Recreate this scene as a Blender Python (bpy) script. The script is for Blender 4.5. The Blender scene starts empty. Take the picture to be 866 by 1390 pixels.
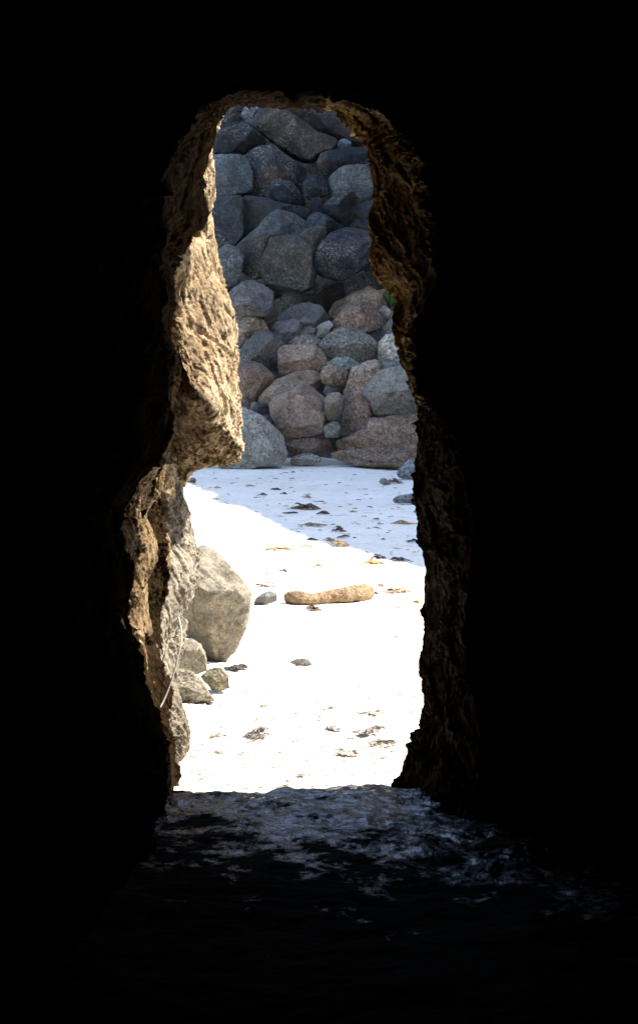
import bpy, math, random
import numpy as np

C = bpy.context.scene.collection
S = bpy.context.scene
rad = math.radians

# ------------------------------------------------------------------ camera
FPX = 2700.0                       # focal length in photo pixels (866 x 1390)
CX, CY = 433.0, 695.0
CAMZ = 1.6
PITCH = math.atan(215.0 / FPX)

def P(px, py, d):
    """World point seen at photo pixel (px, py) at distance d along +Y."""
    u = (px - CX) / FPX
    v = (CY - py) / FPX
    dy = math.cos(PITCH) + v * math.sin(PITCH)
    dz = -math.sin(PITCH) + v * math.cos(PITCH)
    t = d / dy
    return (u * t, d, CAMZ + dz * t)

def ground(px, py, z=0.0):
    """World point on the horizontal plane z seen at a pixel."""
    v = (CY - py) / FPX
    dy = math.cos(PITCH) + v * math.sin(PITCH)
    dz = -math.sin(PITCH) + v * math.cos(PITCH)
    t = (z - CAMZ) / dz
    return ((px - CX) / FPX * t, dy * t, z)

cam = bpy.data.cameras.new('camera')
cam.sensor_fit = 'VERTICAL'
cam.sensor_height = 36.0
cam.lens = 36.0 * FPX / 1390.0
cam.clip_start = 0.05
cam.clip_end = 8000
co = bpy.data.objects.new('camera', cam)
co.location = (0, 0, CAMZ)
co.rotation_euler = (rad(90) - PITCH, 0, 0)
C.objects.link(co)
S.camera = co

# ------------------------------------------------------------------ light
SUN_EL, SUN_AZ = 52.0, 75.0        # azimuth from +Y towards +X
w = bpy.data.worlds.new('World')
S.world = w
w.use_nodes = True
nt = w.node_tree
bg = nt.nodes['Background']
sky = nt.nodes.new('ShaderNodeTexSky')
sky.sky_type = 'NISHITA'
sky.sun_disc = False
sky.sun_elevation = rad(SUN_EL)
sky.sun_rotation = rad(SUN_AZ)
sky.ozone_density = 1.2
sky.dust_density = 1.0
nt.links.new(sky.outputs[0], bg.inputs[0])
bg.inputs[1].default_value = 0.15
sl = bpy.data.lights.new('sun', 'SUN')
sl.energy = 4.3
sl.angle = rad(0.53)
sl.color = (1.0, 0.93, 0.82)
so = bpy.data.objects.new('sun', sl)
C.objects.link(so)
so.rotation_euler = (rad(90 - SUN_EL), 0, rad(180 - SUN_AZ))
so.location = (20, 8, 25)

S.view_settings.view_transform = 'Standard'
S.view_settings.look = 'None'
S.view_settings.gamma = 1
S.view_settings.use_curve_mapping = False
S.view_settings.exposure = 1.98
S.cycles.use_denoising = True
S.cycles.max_bounces = 8
S.cycles.diffuse_bounces = 5
S.cycles.sample_clamp_indirect = 6

# ------------------------------------------------------------------ noise
_rng = np.random.RandomState(7)
_perm = _rng.permutation(256)
_perm = np.concatenate([_perm, _perm, _perm])
_grad = _rng.normal(size=(256, 3))
_grad /= np.linalg.norm(_grad, axis=1)[:, None]

def pnoise(p):
    p = np.asarray(p, float)
    i = np.floor(p).astype(int)
    f = p - i
    i &= 255
    u = f * f * f * (f * (f * 6 - 15) + 10)
    out = 0
    for dx in (0, 1):
        for dy in (0, 1):
            for dz in (0, 1):
                h = _perm[_perm[_perm[i[:, 0] + dx] + i[:, 1] + dy] + i[:, 2] + dz]
                g = _grad[h]
                dd = f - np.array((dx, dy, dz))
                wgt = (u[:, 0] if dx else 1 - u[:, 0]) * (u[:, 1] if dy else 1 - u[:, 1]) * (u[:, 2] if dz else 1 - u[:, 2])
                out = out + wgt * (g * dd).sum(1)
    return out * 1.5

def fbm(p, octaves=4, gain=0.5, ridged=False):
    p = np.asarray(p, float)
    a, t = 1.0, 0
    for k in range(octaves):
        n = pnoise(p + 17.3 * k)
        t = t + a * ((0.5 - np.abs(n)) * 2 if ridged else n)
        p = p * 2.03
        a *= gain
    return t

# ------------------------------------------------------------------ mesh helpers
def make_mesh(name, V, F, mat, smooth=True):
    """V (n,3); F (m,3|4) index array."""
    V = np.asarray(V, np.float32)
    F = np.asarray(F, np.int32)
    me = bpy.data.meshes.new(name)
    k = F.shape[1]
    me.vertices.add(len(V))
    me.vertices.foreach_set('co', V.ravel())
    me.loops.add(F.size)
    me.loops.foreach_set('vertex_index', F.ravel())
    me.polygons.add(len(F))
    me.polygons.foreach_set('loop_start', np.arange(0, F.size, k, dtype=np.int32))
    me.polygons.foreach_set('loop_total', np.full(len(F), k, np.int32))
    me.polygons.foreach_set('use_smooth', np.full(len(F), smooth))
    me.update(calc_edges=True)
    me.validate()
    me.materials.append(mat)
    return me

def link(name, V, F, mat, origin=(0, 0, 0), smooth=True, tint=None):
    o0 = np.asarray(origin, float)
    me = make_mesh(name, np.asarray(V) - o0, F, mat, smooth)
    o = bpy.data.objects.new(name, me)
    o.location = origin
    if tint is not None:
        o.color = (*tint, 1)
    C.objects.link(o)
    return o

def structure(o):
    o['kind'] = 'structure'
    return o

def tag(o, label, cat, group=None):
    o['label'] = label
    o['category'] = cat
    if group:
        o['group'] = group
    return o

def grid_faces(nr, nc, wrap=False):
    r = np.arange(nr - 1)[:, None]
    c = np.arange(nc if wrap else nc - 1)[None, :]
    c2 = (c + 1) % nc
    a = r * nc + c
    b = r * nc + c2
    return np.stack([a, b, b + nc, a + nc], -1).reshape(-1, 4)

def cr(keys, t):
    """Catmull-Rom through keys (n,...) at parameters t in [0, n-1]."""
    keys = np.asarray(keys, float)
    n = len(keys)
    i = np.clip(np.floor(t).astype(int), 0, n - 2)
    f = (t - i).reshape((-1,) + (1,) * (keys.ndim - 1))
    p0 = keys[np.clip(i - 1, 0, n - 1)]
    p1 = keys[i]
    p2 = keys[i + 1]
    p3 = keys[np.clip(i + 2, 0, n - 1)]
    return 0.5 * (2 * p1 + (p2 - p0) * f + (2 * p0 - 5 * p1 + 4 * p2 - p3) * f ** 2 + (3 * p1 - p0 - 3 * p2 + p3) * f ** 3)

def lin(keys, t):
    keys = np.asarray(keys, float)
    i = np.clip(np.floor(t).astype(int), 0, len(keys) - 2)
    f = (t - i).reshape((-1,) + (1,) * (keys.ndim - 1))
    return keys[i] * (1 - f) + keys[i + 1] * f

def grid_normals(G):
    du = np.gradient(G, axis=0)
    dv = np.gradient(G, axis=1)
    n = np.cross(du, dv)
    return n / np.maximum(np.linalg.norm(n, axis=-1, keepdims=True), 1e-9)

def crumbly(G, amp=1.0, strata=(0.35, 0.2, 1.0), off=0.0, stretch=0.5, w=(0.050, 0.022, 0.014, 0.018, 0.0062)):
    """Displace a grid of points like weathered, pitted granite."""
    n = grid_normals(G)
    p = G.reshape(-1, 3) + off
    q = p * np.array([1, 1, 1.0])
    # elongated along a diagonal bedding direction
    ax = np.array(strata) / np.linalg.norm(strata)
    along = (p @ ax)[:, None] * ax
    q = p - along * stretch
    big = fbm(p * 2.3, 3) * w[0]
    mid = fbm(q * 9, 3) * w[1]
    rid = (fbm(q * 17 + 5, 2, ridged=True) - 0.6) * w[2]
    pit = np.minimum(fbm(q * 38 + 9, 2), 0.12) * w[3]
    fine = fbm(p * 80, 3) * w[4]
    patchy = np.clip(0.55 + fbm(p * 4 + 31, 2) * 1.4, 0.45, 1.3)
    crack = -np.maximum(0.045 - np.abs(pnoise(q * np.array([3.1, 3.1, 5.5]) + 2)), 0) * 0.45
    d = (big + mid + (rid + pit + fine) * patchy + crack) * amp
    return G + n * d.reshape(G.shape[:2] + (1,))

# ------------------------------------------------------------------ materials
def mat(name):
    m = bpy.data.materials.new(name)
    m.use_nodes = True
    t = m.node_tree
    return m, t, t.nodes['Principled BSDF']

def N(t, typ, **kw):
    n = t.nodes.new(typ)
    for k, v in kw.items():
        if k.startswith('i_'):
            key = k[2:]
            n.inputs[int(key) if key.isdigit() else key.replace('_', ' ')].default_value = v
        else:
            setattr(n, k, v)
    return n

def noise(t, vec, scale, detail=4, rough=0.55, dist=0.0):
    n = N(t, 'ShaderNodeTexNoise')
    n.inputs['Scale'].default_value = scale
    n.inputs['Detail'].default_value = detail
    n.inputs['Roughness'].default_value = rough
    n.inputs['Distortion'].default_value = dist
    t.links.new(vec, n.inputs['Vector'])
    return n.outputs['Fac']

def ramp(t, fac, stops):
    r = N(t, 'ShaderNodeValToRGB')
    e = r.color_ramp.elements
    while len(e) < len(stops):
        e.new(0.5)
    for k, (p, c) in enumerate(stops):
        e[k].position = p
        e[k].color = (*c, 1) if len(c) == 3 else c
    t.links.new(fac, r.inputs[0])
    return r.outputs[0]

def mix(t, fac, a, b, blend='MIX'):
    m = N(t, 'ShaderNodeMix', data_type='RGBA', blend_type=blend)
    for sock, v in ((m.inputs[0], fac), (m.inputs[6], a), (m.inputs[7], b)):
        if isinstance(v, (int, float)):
            sock.default_value = v
        elif isinstance(v, tuple):
            sock.default_value = (*v, 1)
        else:
            t.links.new(v, sock)
    return m.outputs[2]

def bump(t, h, strength, dist, prev=None):
    b = N(t, 'ShaderNodeBump')
    b.inputs['Strength'].default_value = strength
    b.inputs['Distance'].default_value = dist
    t.links.new(h, b.inputs['Height'])
    if prev is not None:
        t.links.new(prev, b.inputs['Normal'])
    return b.outputs[0]

g3 = lambda v: (v, v, v)

def granite_material(name, sp=1.0, lich=0.5):
    m, t, b = mat(name)
    oi = N(t, 'ShaderNodeObjectInfo')
    tc = N(t, 'ShaderNodeTexCoord')
    add = N(t, 'ShaderNodeVectorMath', operation='MULTIPLY_ADD')
    add.inputs[1].default_value = (1, 1, 1)
    comb = N(t, 'ShaderNodeCombineXYZ')
    mul = N(t, 'ShaderNodeMath', operation='MULTIPLY')
    mul.inputs[1].default_value = 71.0
    t.links.new(oi.outputs['Random'], mul.inputs[0])
    for k in range(3):
        t.links.new(mul.outputs[0], comb.inputs[k])
    t.links.new(tc.outputs['Object'], add.inputs[0])
    t.links.new(comb.outputs[0], add.inputs[2])
    vec = add.outputs[0]
    broad = noise(t, vec, 2.2 * sp, 6, 0.62, 0.4)
    shade = ramp(t, broad, [(0.3, g3(0.55)), (0.5, g3(0.95)), (0.72, g3(1.35))])
    col = mix(t, 1.0, oi.outputs['Color'], shade, 'MULTIPLY')
    # grain: black mica and pale feldspar
    grain = noise(t, vec, 24 * sp, 3, 0.75)
    gcol = ramp(t, grain, [(0.36, g3(0.45)), (0.5, g3(1.0)), (0.62, g3(2.1))])
    gm = N(t, 'ShaderNodeMapRange')
    gm.inputs[3].default_value = 0.25
    gm.inputs[4].default_value = 0.9
    t.links.new(oi.outputs['Random'], gm.inputs[0])
    col = mix(t, gm.outputs[0], col, gcol, 'MULTIPLY')
    v1 = noise(t, vec, 5.5 * sp, 4, 0.6, 1.2)
    col = mix(t, 0.6, col, ramp(t, v1, [(0.4, g3(0.6)), (0.5, g3(1)), (0.62, g3(1.25))]), 'MULTIPLY')
    mica = noise(t, vec, 31 * sp, 2, 0.6)
    col = mix(t, ramp(t, mica, [(0.33, g3(0.85)), (0.40, g3(0))]), col, (0.012, 0.012, 0.013))
    # lichen: pale patches broken up by grain
    l1 = noise(t, vec, 1.6 * sp, 5, 0.65, 0.8)
    l2 = noise(t, vec, 34 * sp, 3, 0.75)
    lm = N(t, 'ShaderNodeMath', operation='MULTIPLY')
    t.links.new(ramp(t, l1, [(0.46, g3(0)), (0.66, g3(1))]), lm.inputs[0])
    t.links.new(ramp(t, l2, [(0.5, g3(0)), (0.6, g3(1))]), lm.inputs[1])
    lm2 = N(t, 'ShaderNodeMath', operation='MULTIPLY')
    lm2.inputs[1].default_value = lich
    t.links.new(lm.outputs[0], lm2.inputs[0])
    col = mix(t, lm2.outputs[0], col, (0.33, 0.33, 0.30))
    # rusty stains
    r1 = noise(t, vec, 1.1 * sp, 5, 0.6, 1.0)
    rm = ramp(t, r1, [(0.56, g3(0)), (0.74, g3(0.25))])
    col = mix(t, rm, col, (0.16, 0.085, 0.05))
    t.links.new(col, b.inputs['Base Color'])
    b.inputs['Roughness'].default_value = 0.85
    b.inputs['Specular IOR Level'].default_value = 0.25
    h1 = noise(t, vec, 7 * sp, 6, 0.65)
    nn = bump(t, h1, 0.55, 0.06 / sp)
    nn = bump(t, grain, 0.5, 0.012 / sp, nn)
    t.links.new(nn, b.inputs['Normal'])
    return m

def cave_material(name, base, dark, ochre, spec=0.2, sc=1.0, strata=True, pits=0.0):
    m, t, b = mat(name)
    tc = N(t, 'ShaderNodeTexCoord')
    mp = N(t, 'ShaderNodeMapping')
    mp.inputs['Rotation'].default_value = (0.3, 0.5, 0.2)
    mp.inputs['Scale'].default_value = (1, 1, 0.75) if strata else (1, 1, 1)
    t.links.new(tc.outputs['Object'], mp.inputs[0])
    vec = mp.outputs[0]
    n1 = noise(t, vec, 3.5 * sc, 7, 0.65, 0.6)
    col = ramp(t, n1, [(0.32, dark), (0.48, base), (0.62, ochre), (0.75, base)])
    n2 = noise(t, vec, 34 * sc, 5, 0.75)
    col = mix(t, 0.8, col, ramp(t, n2, [(0.33, g3(0.3)), (0.5, g3(1.0)), (0.66, g3(1.7))]), 'MULTIPLY')
    if pits:
        pn = noise(t, vec, 26 * sc, 4, 0.6, 0.8)
        pm = ramp(t, pn, [(0.37, g3(pits)), (0.45, g3(0))])
        col = mix(t, pm, col, tuple(c * 0.35 for c in dark))
    t.links.new(col, b.inputs['Base Color'])
    b.inputs['Roughness'].default_value = 0.8
    b.inputs['Specular IOR Level'].default_value = spec
    n3 = noise(t, vec, 60 * sc, 5, 0.7)
    nn = bump(t, n3, 0.9, 0.016 / sc)
    t.links.new(nn, b.inputs['Normal'])
    return m

M_granite = granite_material('weathered_granite')
M_granite_near = granite_material('sunlit_granite', sp=3.2, lich=0.35)
M_cave = cave_material('cave_rock', (0.018, 0.011, 0.004), (0.010, 0.006, 0.0025), (0.027, 0.015, 0.0055), spec=0.03, sc=1.6)  # darkened so the roof and upper-left rim carry their shade in the colour
M_orange = cave_material('bounce_lit_ochre_rock', (0.145, 0.088, 0.021), (0.065, 0.038, 0.010), (0.18, 0.112, 0.030), sc=1.8)  # ochre rock, with bounce light from the sunlit left wall put into the colour
M_black = cave_material('shade_black_rock', (0.005, 0.004, 0.003), (0.003, 0.0025, 0.002), (0.008, 0.006, 0.004), spec=0.0)  # interior shade put into the colour, so the inner walls go black
M_over = cave_material('crumbly_ochre_rock', (0.285, 0.205, 0.118), (0.11, 0.066, 0.028), (0.42, 0.325, 0.215), sc=1.3, pits=0.9)
M_crop = cave_material('grey_brown_rock', (0.18, 0.152, 0.115), (0.06, 0.048, 0.035), (0.27, 0.23, 0.175), sc=1.6, strata=False, pits=0.9)
M_gold = cave_material('golden_brown_rock', (0.155, 0.100, 0.045), (0.045, 0.027, 0.012), (0.28, 0.205, 0.12), sc=1.8, pits=0.9)
M_hill = granite_material('dark_earth_rock', sp=0.8, lich=0.1)

def sand_material():
    m, t, b = mat('pale_sand')
    tc = N(t, 'ShaderNodeTexCoord')
    vec = tc.outputs['Object']
    n1 = noise(t, vec, 0.7, 5, 0.6)
    col = ramp(t, n1, [(0.3, (0.70, 0.655, 0.575)), (0.7, (0.80, 0.755, 0.675))])
    n2 = noise(t, vec, 220, 2, 0.7)
    col = mix(t, 0.35, col, ramp(t, n2, [(0.35, g3(0.7)), (0.6, g3(1.1))]), 'MULTIPLY')
    mp = N(t, 'ShaderNodeMapping')
    mp.inputs['Scale'].default_value = (2.2, 6.5, 1)
    t.links.new(vec, mp.inputs[0])
    st = noise(t, mp.outputs[0], 1.6, 8, 0.72, 0.3)
    col = mix(t, ramp(t, st, [(0.575, g3(0)), (0.66, g3(0.9))]), col, (0.135, 0.10, 0.062))
    t.links.new(col, b.inputs['Base Color'])
    b.inputs['Roughness'].default_value = 0.95
    b.inputs['Specular IOR Level'].default_value = 0.15
    n3 = noise(t, vec, 14, 6, 0.65)
    n4 = noise(t, vec, 130, 3, 0.7)
    nn = bump(t, n3, 0.5, 0.03)
    nn = bump(t, n4, 0.5, 0.004, nn)
    t.links.new(nn, b.inputs['Normal'])
    return m
M_sand = sand_material()

def floor_material():
    m, t, b = mat('wet_dark_rock')
    tc = N(t, 'ShaderNodeTexCoord')
    vec = tc.outputs['Object']
    n1 = noise(t, vec, 6, 7, 0.65, 0.5)
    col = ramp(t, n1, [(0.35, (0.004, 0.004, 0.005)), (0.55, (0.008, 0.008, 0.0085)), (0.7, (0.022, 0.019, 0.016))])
    t.links.new(col, b.inputs['Base Color'])
    # wet near the mouth where the tide reaches, dry further in
    sep = N(t, 'ShaderNodeSeparateXYZ')
    t.links.new(vec, sep.inputs[0])
    def math_(op, a, b_):
        n = N(t, 'ShaderNodeMath', operation=op)
        for k, v in enumerate((a, b_)):
            if isinstance(v, (int, float)):
                n.inputs[k].default_value = v
            else:
                t.links.new(v, n.inputs[k])
        return n.outputs[0]
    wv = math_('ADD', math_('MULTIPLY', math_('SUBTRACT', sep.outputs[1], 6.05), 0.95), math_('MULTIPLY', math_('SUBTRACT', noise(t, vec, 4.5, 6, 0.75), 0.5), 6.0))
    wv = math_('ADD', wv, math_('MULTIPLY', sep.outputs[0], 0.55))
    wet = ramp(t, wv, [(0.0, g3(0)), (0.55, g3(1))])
    mr = N(t, 'ShaderNodeMapRange')
    mr.inputs[3].default_value = 0.75
    mr.inputs[4].default_value = 0.13
    t.links.new(wet, mr.inputs[0])
    t.links.new(mr.outputs[0], b.inputs['Roughness'])
    ms = N(t, 'ShaderNodeMapRange')
    ms.inputs[3].default_value = 0.02
    ms.inputs[4].default_value = 0.8
    t.links.new(wet, ms.inputs[0])
    t.links.new(ms.outputs[0], b.inputs['Specular IOR Level'])
    n3 = noise(t, vec, 24, 5, 0.6)
    nn = bump(t, n3, 0.9, 0.011)
    nn = bump(t, noise(t, vec, 85, 3, 0.6), 0.25, 0.002, nn)
    t.links.new(nn, b.inputs['Normal'])
    return m
M_floor = floor_material()

def simple_material(name, c1, c2, scale=20, rough=0.8, bstr=0.5, bdist=0.01, objcol=False):
    m, t, b = mat(name)
    tc = N(t, 'ShaderNodeTexCoord')
    vec = tc.outputs['Object']
    n = noise(t, vec, scale, 5, 0.65)
    col = ramp(t, n, [(0.3, c1), (0.7, c2)])
    if objcol:
        oi = N(t, 'ShaderNodeObjectInfo')
        col = mix(t, 1.0, col, oi.outputs['Color'], 'MULTIPLY')
    t.links.new(col, b.inputs['Base Color'])
    b.inputs['Roughness'].default_value = rough
    b.inputs['Specular IOR Level'].default_value = 0.3
    t.links.new(bump(t, noise(t, vec, scale * 2.5, 4, 0.65), bstr, bdist), b.inputs['Normal'])
    return m
M_weed = simple_material('dried_seaweed', g3(0.6), g3(1.3), 30, 0.6, objcol=True)
M_log = simple_material('fibrous_orange_log', (0.19, 0.118, 0.062), (0.46, 0.325, 0.195), 30, 0.95, 1.0, 0.03)
M_rope = simple_material('white_rope', (0.26, 0.245, 0.22), (0.42, 0.40, 0.37), 90, 0.8)
M_green = simple_material('green_leaves', (0.02, 0.07, 0.015), (0.05, 0.13, 0.03), 12, 0.6)

# ------------------------------------------------------------------ the cave
# keys: (edge of the mouth px, py, distance) / (inner edge px, py, distance), from the right foot over the roof to the left foot
EDGE = [
 (520,1125,7.20, 645,1180,6.45), (529,1082,7.22, 646,1105,6.5), (549,1034,7.24, 648,1035,6.55),
 (568,980,7.26, 645,965,6.55), (573,935,7.26, 642,920,6.6), (571,880,7.28, 640,870,6.6), (572,820,7.28, 640,800,6.6),
 (577,755,7.30, 640,720,6.6), (573,705,7.3, 632,660,6.6), (568,650,7.32, 622,605,6.6),
 (567,580,7.32, 596,560,6.65), (564,545,7.34, 576,535,6.7), (555,515,7.34, 573,505,6.75), (543,480,7.36, 571,460,6.75),
 (540,440,7.36, 572,425,6.75), (536,405,7.38, 582,390,6.75), (508,376,7.38, 585,355,6.75),
 (504,330,7.40, 586,315,6.75), (509,278,7.40, 583,270,6.75), (503,235,7.42, 568,232,6.75),
 (498,203,7.42, 552,196,6.75), (485,178,7.43, 530,168,6.8), (461,157,7.5, 497,150,6.85),
 (439,142,7.62, 458,135,6.85), (390,133,7.78, 400,128,6.85), (342,132,7.80, 330,128,6.85),
 (318,138,7.80, 296,136,6.85), (299,150,7.76, 268,164,6.9), (291,185,7.70, 243,203,6.95),
 (278,240,7.66, 223,248,7.05), (278,298,7.62, 222,300,7.1), (250,343,7.52, 225,350,7.12),
 (234,400,7.40, 232,400,7.14), (229,450,7.40, 227,450,7.14), (234,500,7.40, 232,495,7.14),
 (234,560,7.42, 228,560,7.15), (228,610,7.44, 218,618,7.15), (222,655,7.46, 192,660,7.15),
 (224,692,7.48, 177,692,7.15), (224,740,7.48, 188,745,7.15), (224,790,7.46, 187,790,7.15),
 (222,830,7.44, 181,828,7.15), (224,880,7.42, 193,880,7.12), (228,940,7.4, 204,935,7.1),
 (232,1000,7.38, 217,1000,7.05), (232,1050,7.36, 227,1055,7.0), (230,1090,7.34, 233,1110,6.9),
 (226,1140,7.3, 238,1160,6.8)]
R1 = np.array([P(a, b, c) for a, b, c, *_ in EDGE])
R2 = np.array([P(d, e, f) for *_, d, e, f in EDGE])
cen = np.array([-0.02, 0, 1.25])
def scaled(R, s, d):
    s = np.broadcast_to(np.asarray(s, float), (len(R),))
    Q = cen + (R - cen) * np.stack([s, np.ones(len(R)), s], 1)
    Q[:, 1] = d
    return Q
K = len(EDGE)
kk = np.arange(K)
side = np.interp(kk, [0, 19, 24, 30, K - 1], [0, 0, 1, 2, 2])   # 0 right, 1 roof, 2 left
def by_side(r, t, l):
    return np.interp(side, [0, 1, 2], [r, t, l])
lf = np.interp(kk, [0, 37, 42, K - 1], [0, 0, 1, 1])      # foot of the left wall, which runs on into the cave
Rm = 0.5 * (R1 + R2)
Rm[:, 1] += 0.05
stations = [
 (scaled(R2, 0.25, -4.6), 6), (scaled(R2, 1.7, -4.2), 8), (scaled(R2, 2.3, -1.0), 8), (scaled(R2, 3.1 - 1.7 * lf, 3.0), 10),
 (scaled(R2, 3.0 - 2.0 * lf, by_side(5.6, 5.6, 6.0)), 14), (scaled(R2, 1.9 - 0.88 * lf, by_side(6.25, 6.4, 6.62)), 30), (scaled(R2, 1.14 - 0.12 * lf, by_side(6.52, 6.76, 6.96)), 22),
 (R2, 90), (Rm, 90), (R1, 24),
 (scaled(R1, 1.12, by_side(7.30, 7.78, 7.80)), 16), (scaled(R1, 1.9, by_side(7.15, 7.5, 8.3)), 14),
 (scaled(R1, 4, by_side(6.6, 6.6, 9.0)), 14), (scaled(R1, 9, by_side(6.0, 5.0, 9.5)), 8), (scaled(R1, 16, by_side(5.0, 2.5, 10.0)), 6), (scaled(R1, 16.5, -8), 4), (scaled(R1, 0.5, -8.5), 1)]  # outermost rings raised, out of view, to block sky light on the pile's front
NC = 1100
tk = np.linspace(0, K - 1, NC)
rows = []
for a in range(len(stations) - 1):
    A, n = stations[a]
    B, _ = stations[a + 1]
    A2, B2 = cr(A, tk), cr(B, tk)
    for f in np.linspace(0, 1, n, endpoint=False):
        rows.append(A2 * (1 - f) + B2 * f)
rows.append(cr(stations[-1][0], tk))
G = np.array(rows)
for _ in range(2):
    G[1:-1] = 0.25 * G[:-2] + 0.5 * G[1:-1] + 0.25 * G[2:]
nrm = grid_normals(G)
G = crumbly(G, 1.0, strata=(0.5, 0.3, 1.0), stretch=0.3, w=(0.034, 0.015, 0.009, 0.016, 0.009))
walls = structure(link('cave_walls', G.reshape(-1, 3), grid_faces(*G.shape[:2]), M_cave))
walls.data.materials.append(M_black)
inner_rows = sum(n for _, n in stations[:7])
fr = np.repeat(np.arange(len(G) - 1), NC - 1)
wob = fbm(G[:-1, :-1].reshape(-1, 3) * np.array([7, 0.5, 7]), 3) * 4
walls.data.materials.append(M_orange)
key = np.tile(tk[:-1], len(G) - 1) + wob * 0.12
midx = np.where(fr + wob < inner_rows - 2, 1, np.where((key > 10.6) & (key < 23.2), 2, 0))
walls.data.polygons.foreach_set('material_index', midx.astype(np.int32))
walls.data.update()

# the wet rock floor of the cave, running out under the sand at the mouth
xs = np.linspace(-3.2, 3.2, 480)
ys = np.concatenate([np.linspace(-4.4, 4.0, 60), np.linspace(4.02, 7.9, 330)])
X, Y = np.meshgrid(xs, ys)
p = np.stack([X.ravel(), Y.ravel(), 0 * X.ravel()], 1)
h = fbm(p * np.array([1.3, 1.6, 1]), 2) * 0.03 + fbm(p * np.array([5, 6, 1]) + 3, 4) * 0.013 + (fbm(p * np.array([12, 16, 1]) + 8, 3, ridged=True) - 0.8) * 0.006 + fbm(p * 40, 2) * 0.0025
edge = 7.10 + 0.08 * np.sin(X.ravel() * 5) + 0.1 * pnoise(p * 6)
h = h + 0.03 - np.clip((Y.ravel() - edge) / 0.25, -0.2, 1.5) * 0.12
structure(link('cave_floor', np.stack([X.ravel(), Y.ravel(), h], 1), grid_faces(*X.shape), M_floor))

# ------------------------------------------------------------------ rocks of the left side of the mouth
def patch(name, rows, nr, nc, mtl, label, cat, amp=1.0, off=0.0, tint=None):
    ctrl = np.array([[P(*q) for q in r] for r in rows])
    a = cr(ctrl, np.linspace(0, len(rows) - 1, nr))
    g = np.stack([cr(a[i], np.linspace(0, ctrl.shape[1] - 1, nc)) for i in range(nr)])
    g = crumbly(g, amp, off=off, strata=(0.5, 0.25, -1.0), stretch=0.66, w=(0.045, 0.016, 0.014, 0.022, 0.006))
    V = g.reshape(-1, 3)
    org = (V[:, 0].mean(), V[:, 1].mean(), V[:, 2].min())
    return tag(link(name, V, grid_faces(nr, nc), mtl, org, tint=tint), label, cat)

def shade_row(y, sil, k=226):
    return [(130, y, 8.3), (190, y, 7.9), (k, y, 7.78), ((k + sil) / 2, y, 7.80), (sil - 7, y, 7.82), (sil, y, 7.88), (sil - 8, y, 8.15), (sil - 50, y, 8.55), (130, y, 8.8)]
def over_row(y, sil, ds=7.85, ki=None):
    k = ki if ki is not None else 236
    return [(130, y, 8.3), (170, y, 7.75), (205, y, 7.58), (k, y, 7.47), ((k + sil) / 2, y, 7.47 + (ds - 7.47) * .45), (sil, y, ds), (sil - 8, y, ds + .3), (sil - 50, y, ds + .7), (130, y, ds + .9)]
OV = [shade_row(60, 300, 270), shade_row(120, 303, 270), shade_row(145, 302, 262), shade_row(175, 293, 250), shade_row(205, 284, 236), shade_row(235, 280), shade_row(262, 282),
      shade_row(290, 282), shade_row(318, 286), over_row(352, 293), over_row(385, 303), over_row(420, 309, ki=238), over_row(460, 314, ki=243)]
OV += [
 [(130,505,8.3),(200,508,7.85),(240,506,7.6),(252,503,7.47),(285,500,7.63),(314,497,7.85),(306,495,8.15),(260,495,8.5),(130,500,8.8)],
 [(130,540,8.3),(205,548,7.95),(242,542,7.72),(263,529,7.50),(291,526,7.65),(317,523,7.85),(309,522,8.15),(260,522,8.5),(130,520,8.8)],
 [(135,580,8.3),(210,586,8.02),(243,580,7.85),(281,556,7.56),(303,553,7.69),(322,551,7.85),(314,550,8.15),(260,550,8.5),(130,545,8.8)],
 [(140,612,8.3),(212,620,8.08),(246,612,7.92),(301,585,7.62),(316,583,7.72),(328,580,7.85),(320,580,8.15),(260,580,8.5),(130,570,8.8)],
 [(145,640,8.3),(215,648,8.14),(250,636,8.0),(321,609,7.70),(327,607,7.75),(332,605,7.85),(322,600,8.15),(260,598,8.5),(130,590,8.8)],
 [(150,660,8.3),(220,672,8.18),(254,650,8.05),(322,625,7.78),(326,623,7.81),(329,620,7.88),(320,612,8.15),(260,610,8.5),(130,610,8.8)],
 [(155,680,8.35),(228,686,8.2),(258,651,8.12),(306,634,7.95),(316,631,7.95),(322,628,7.98),(314,620,8.2),(260,620,8.5),(130,625,8.8)],
 [(160,660,8.5),(230,660,8.4),(262,634,8.35),(300,620,8.3),(306,618,8.3),(310,616,8.3),(305,612,8.4),(260,612,8.6),(130,620,8.8)]]
patch('overhanging_rock', OV, 700, 420, M_over, 'sunlit cream crumbly rock jutting from the left wall with a dark underside, above the sand', 'rock', 1.0)

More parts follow.
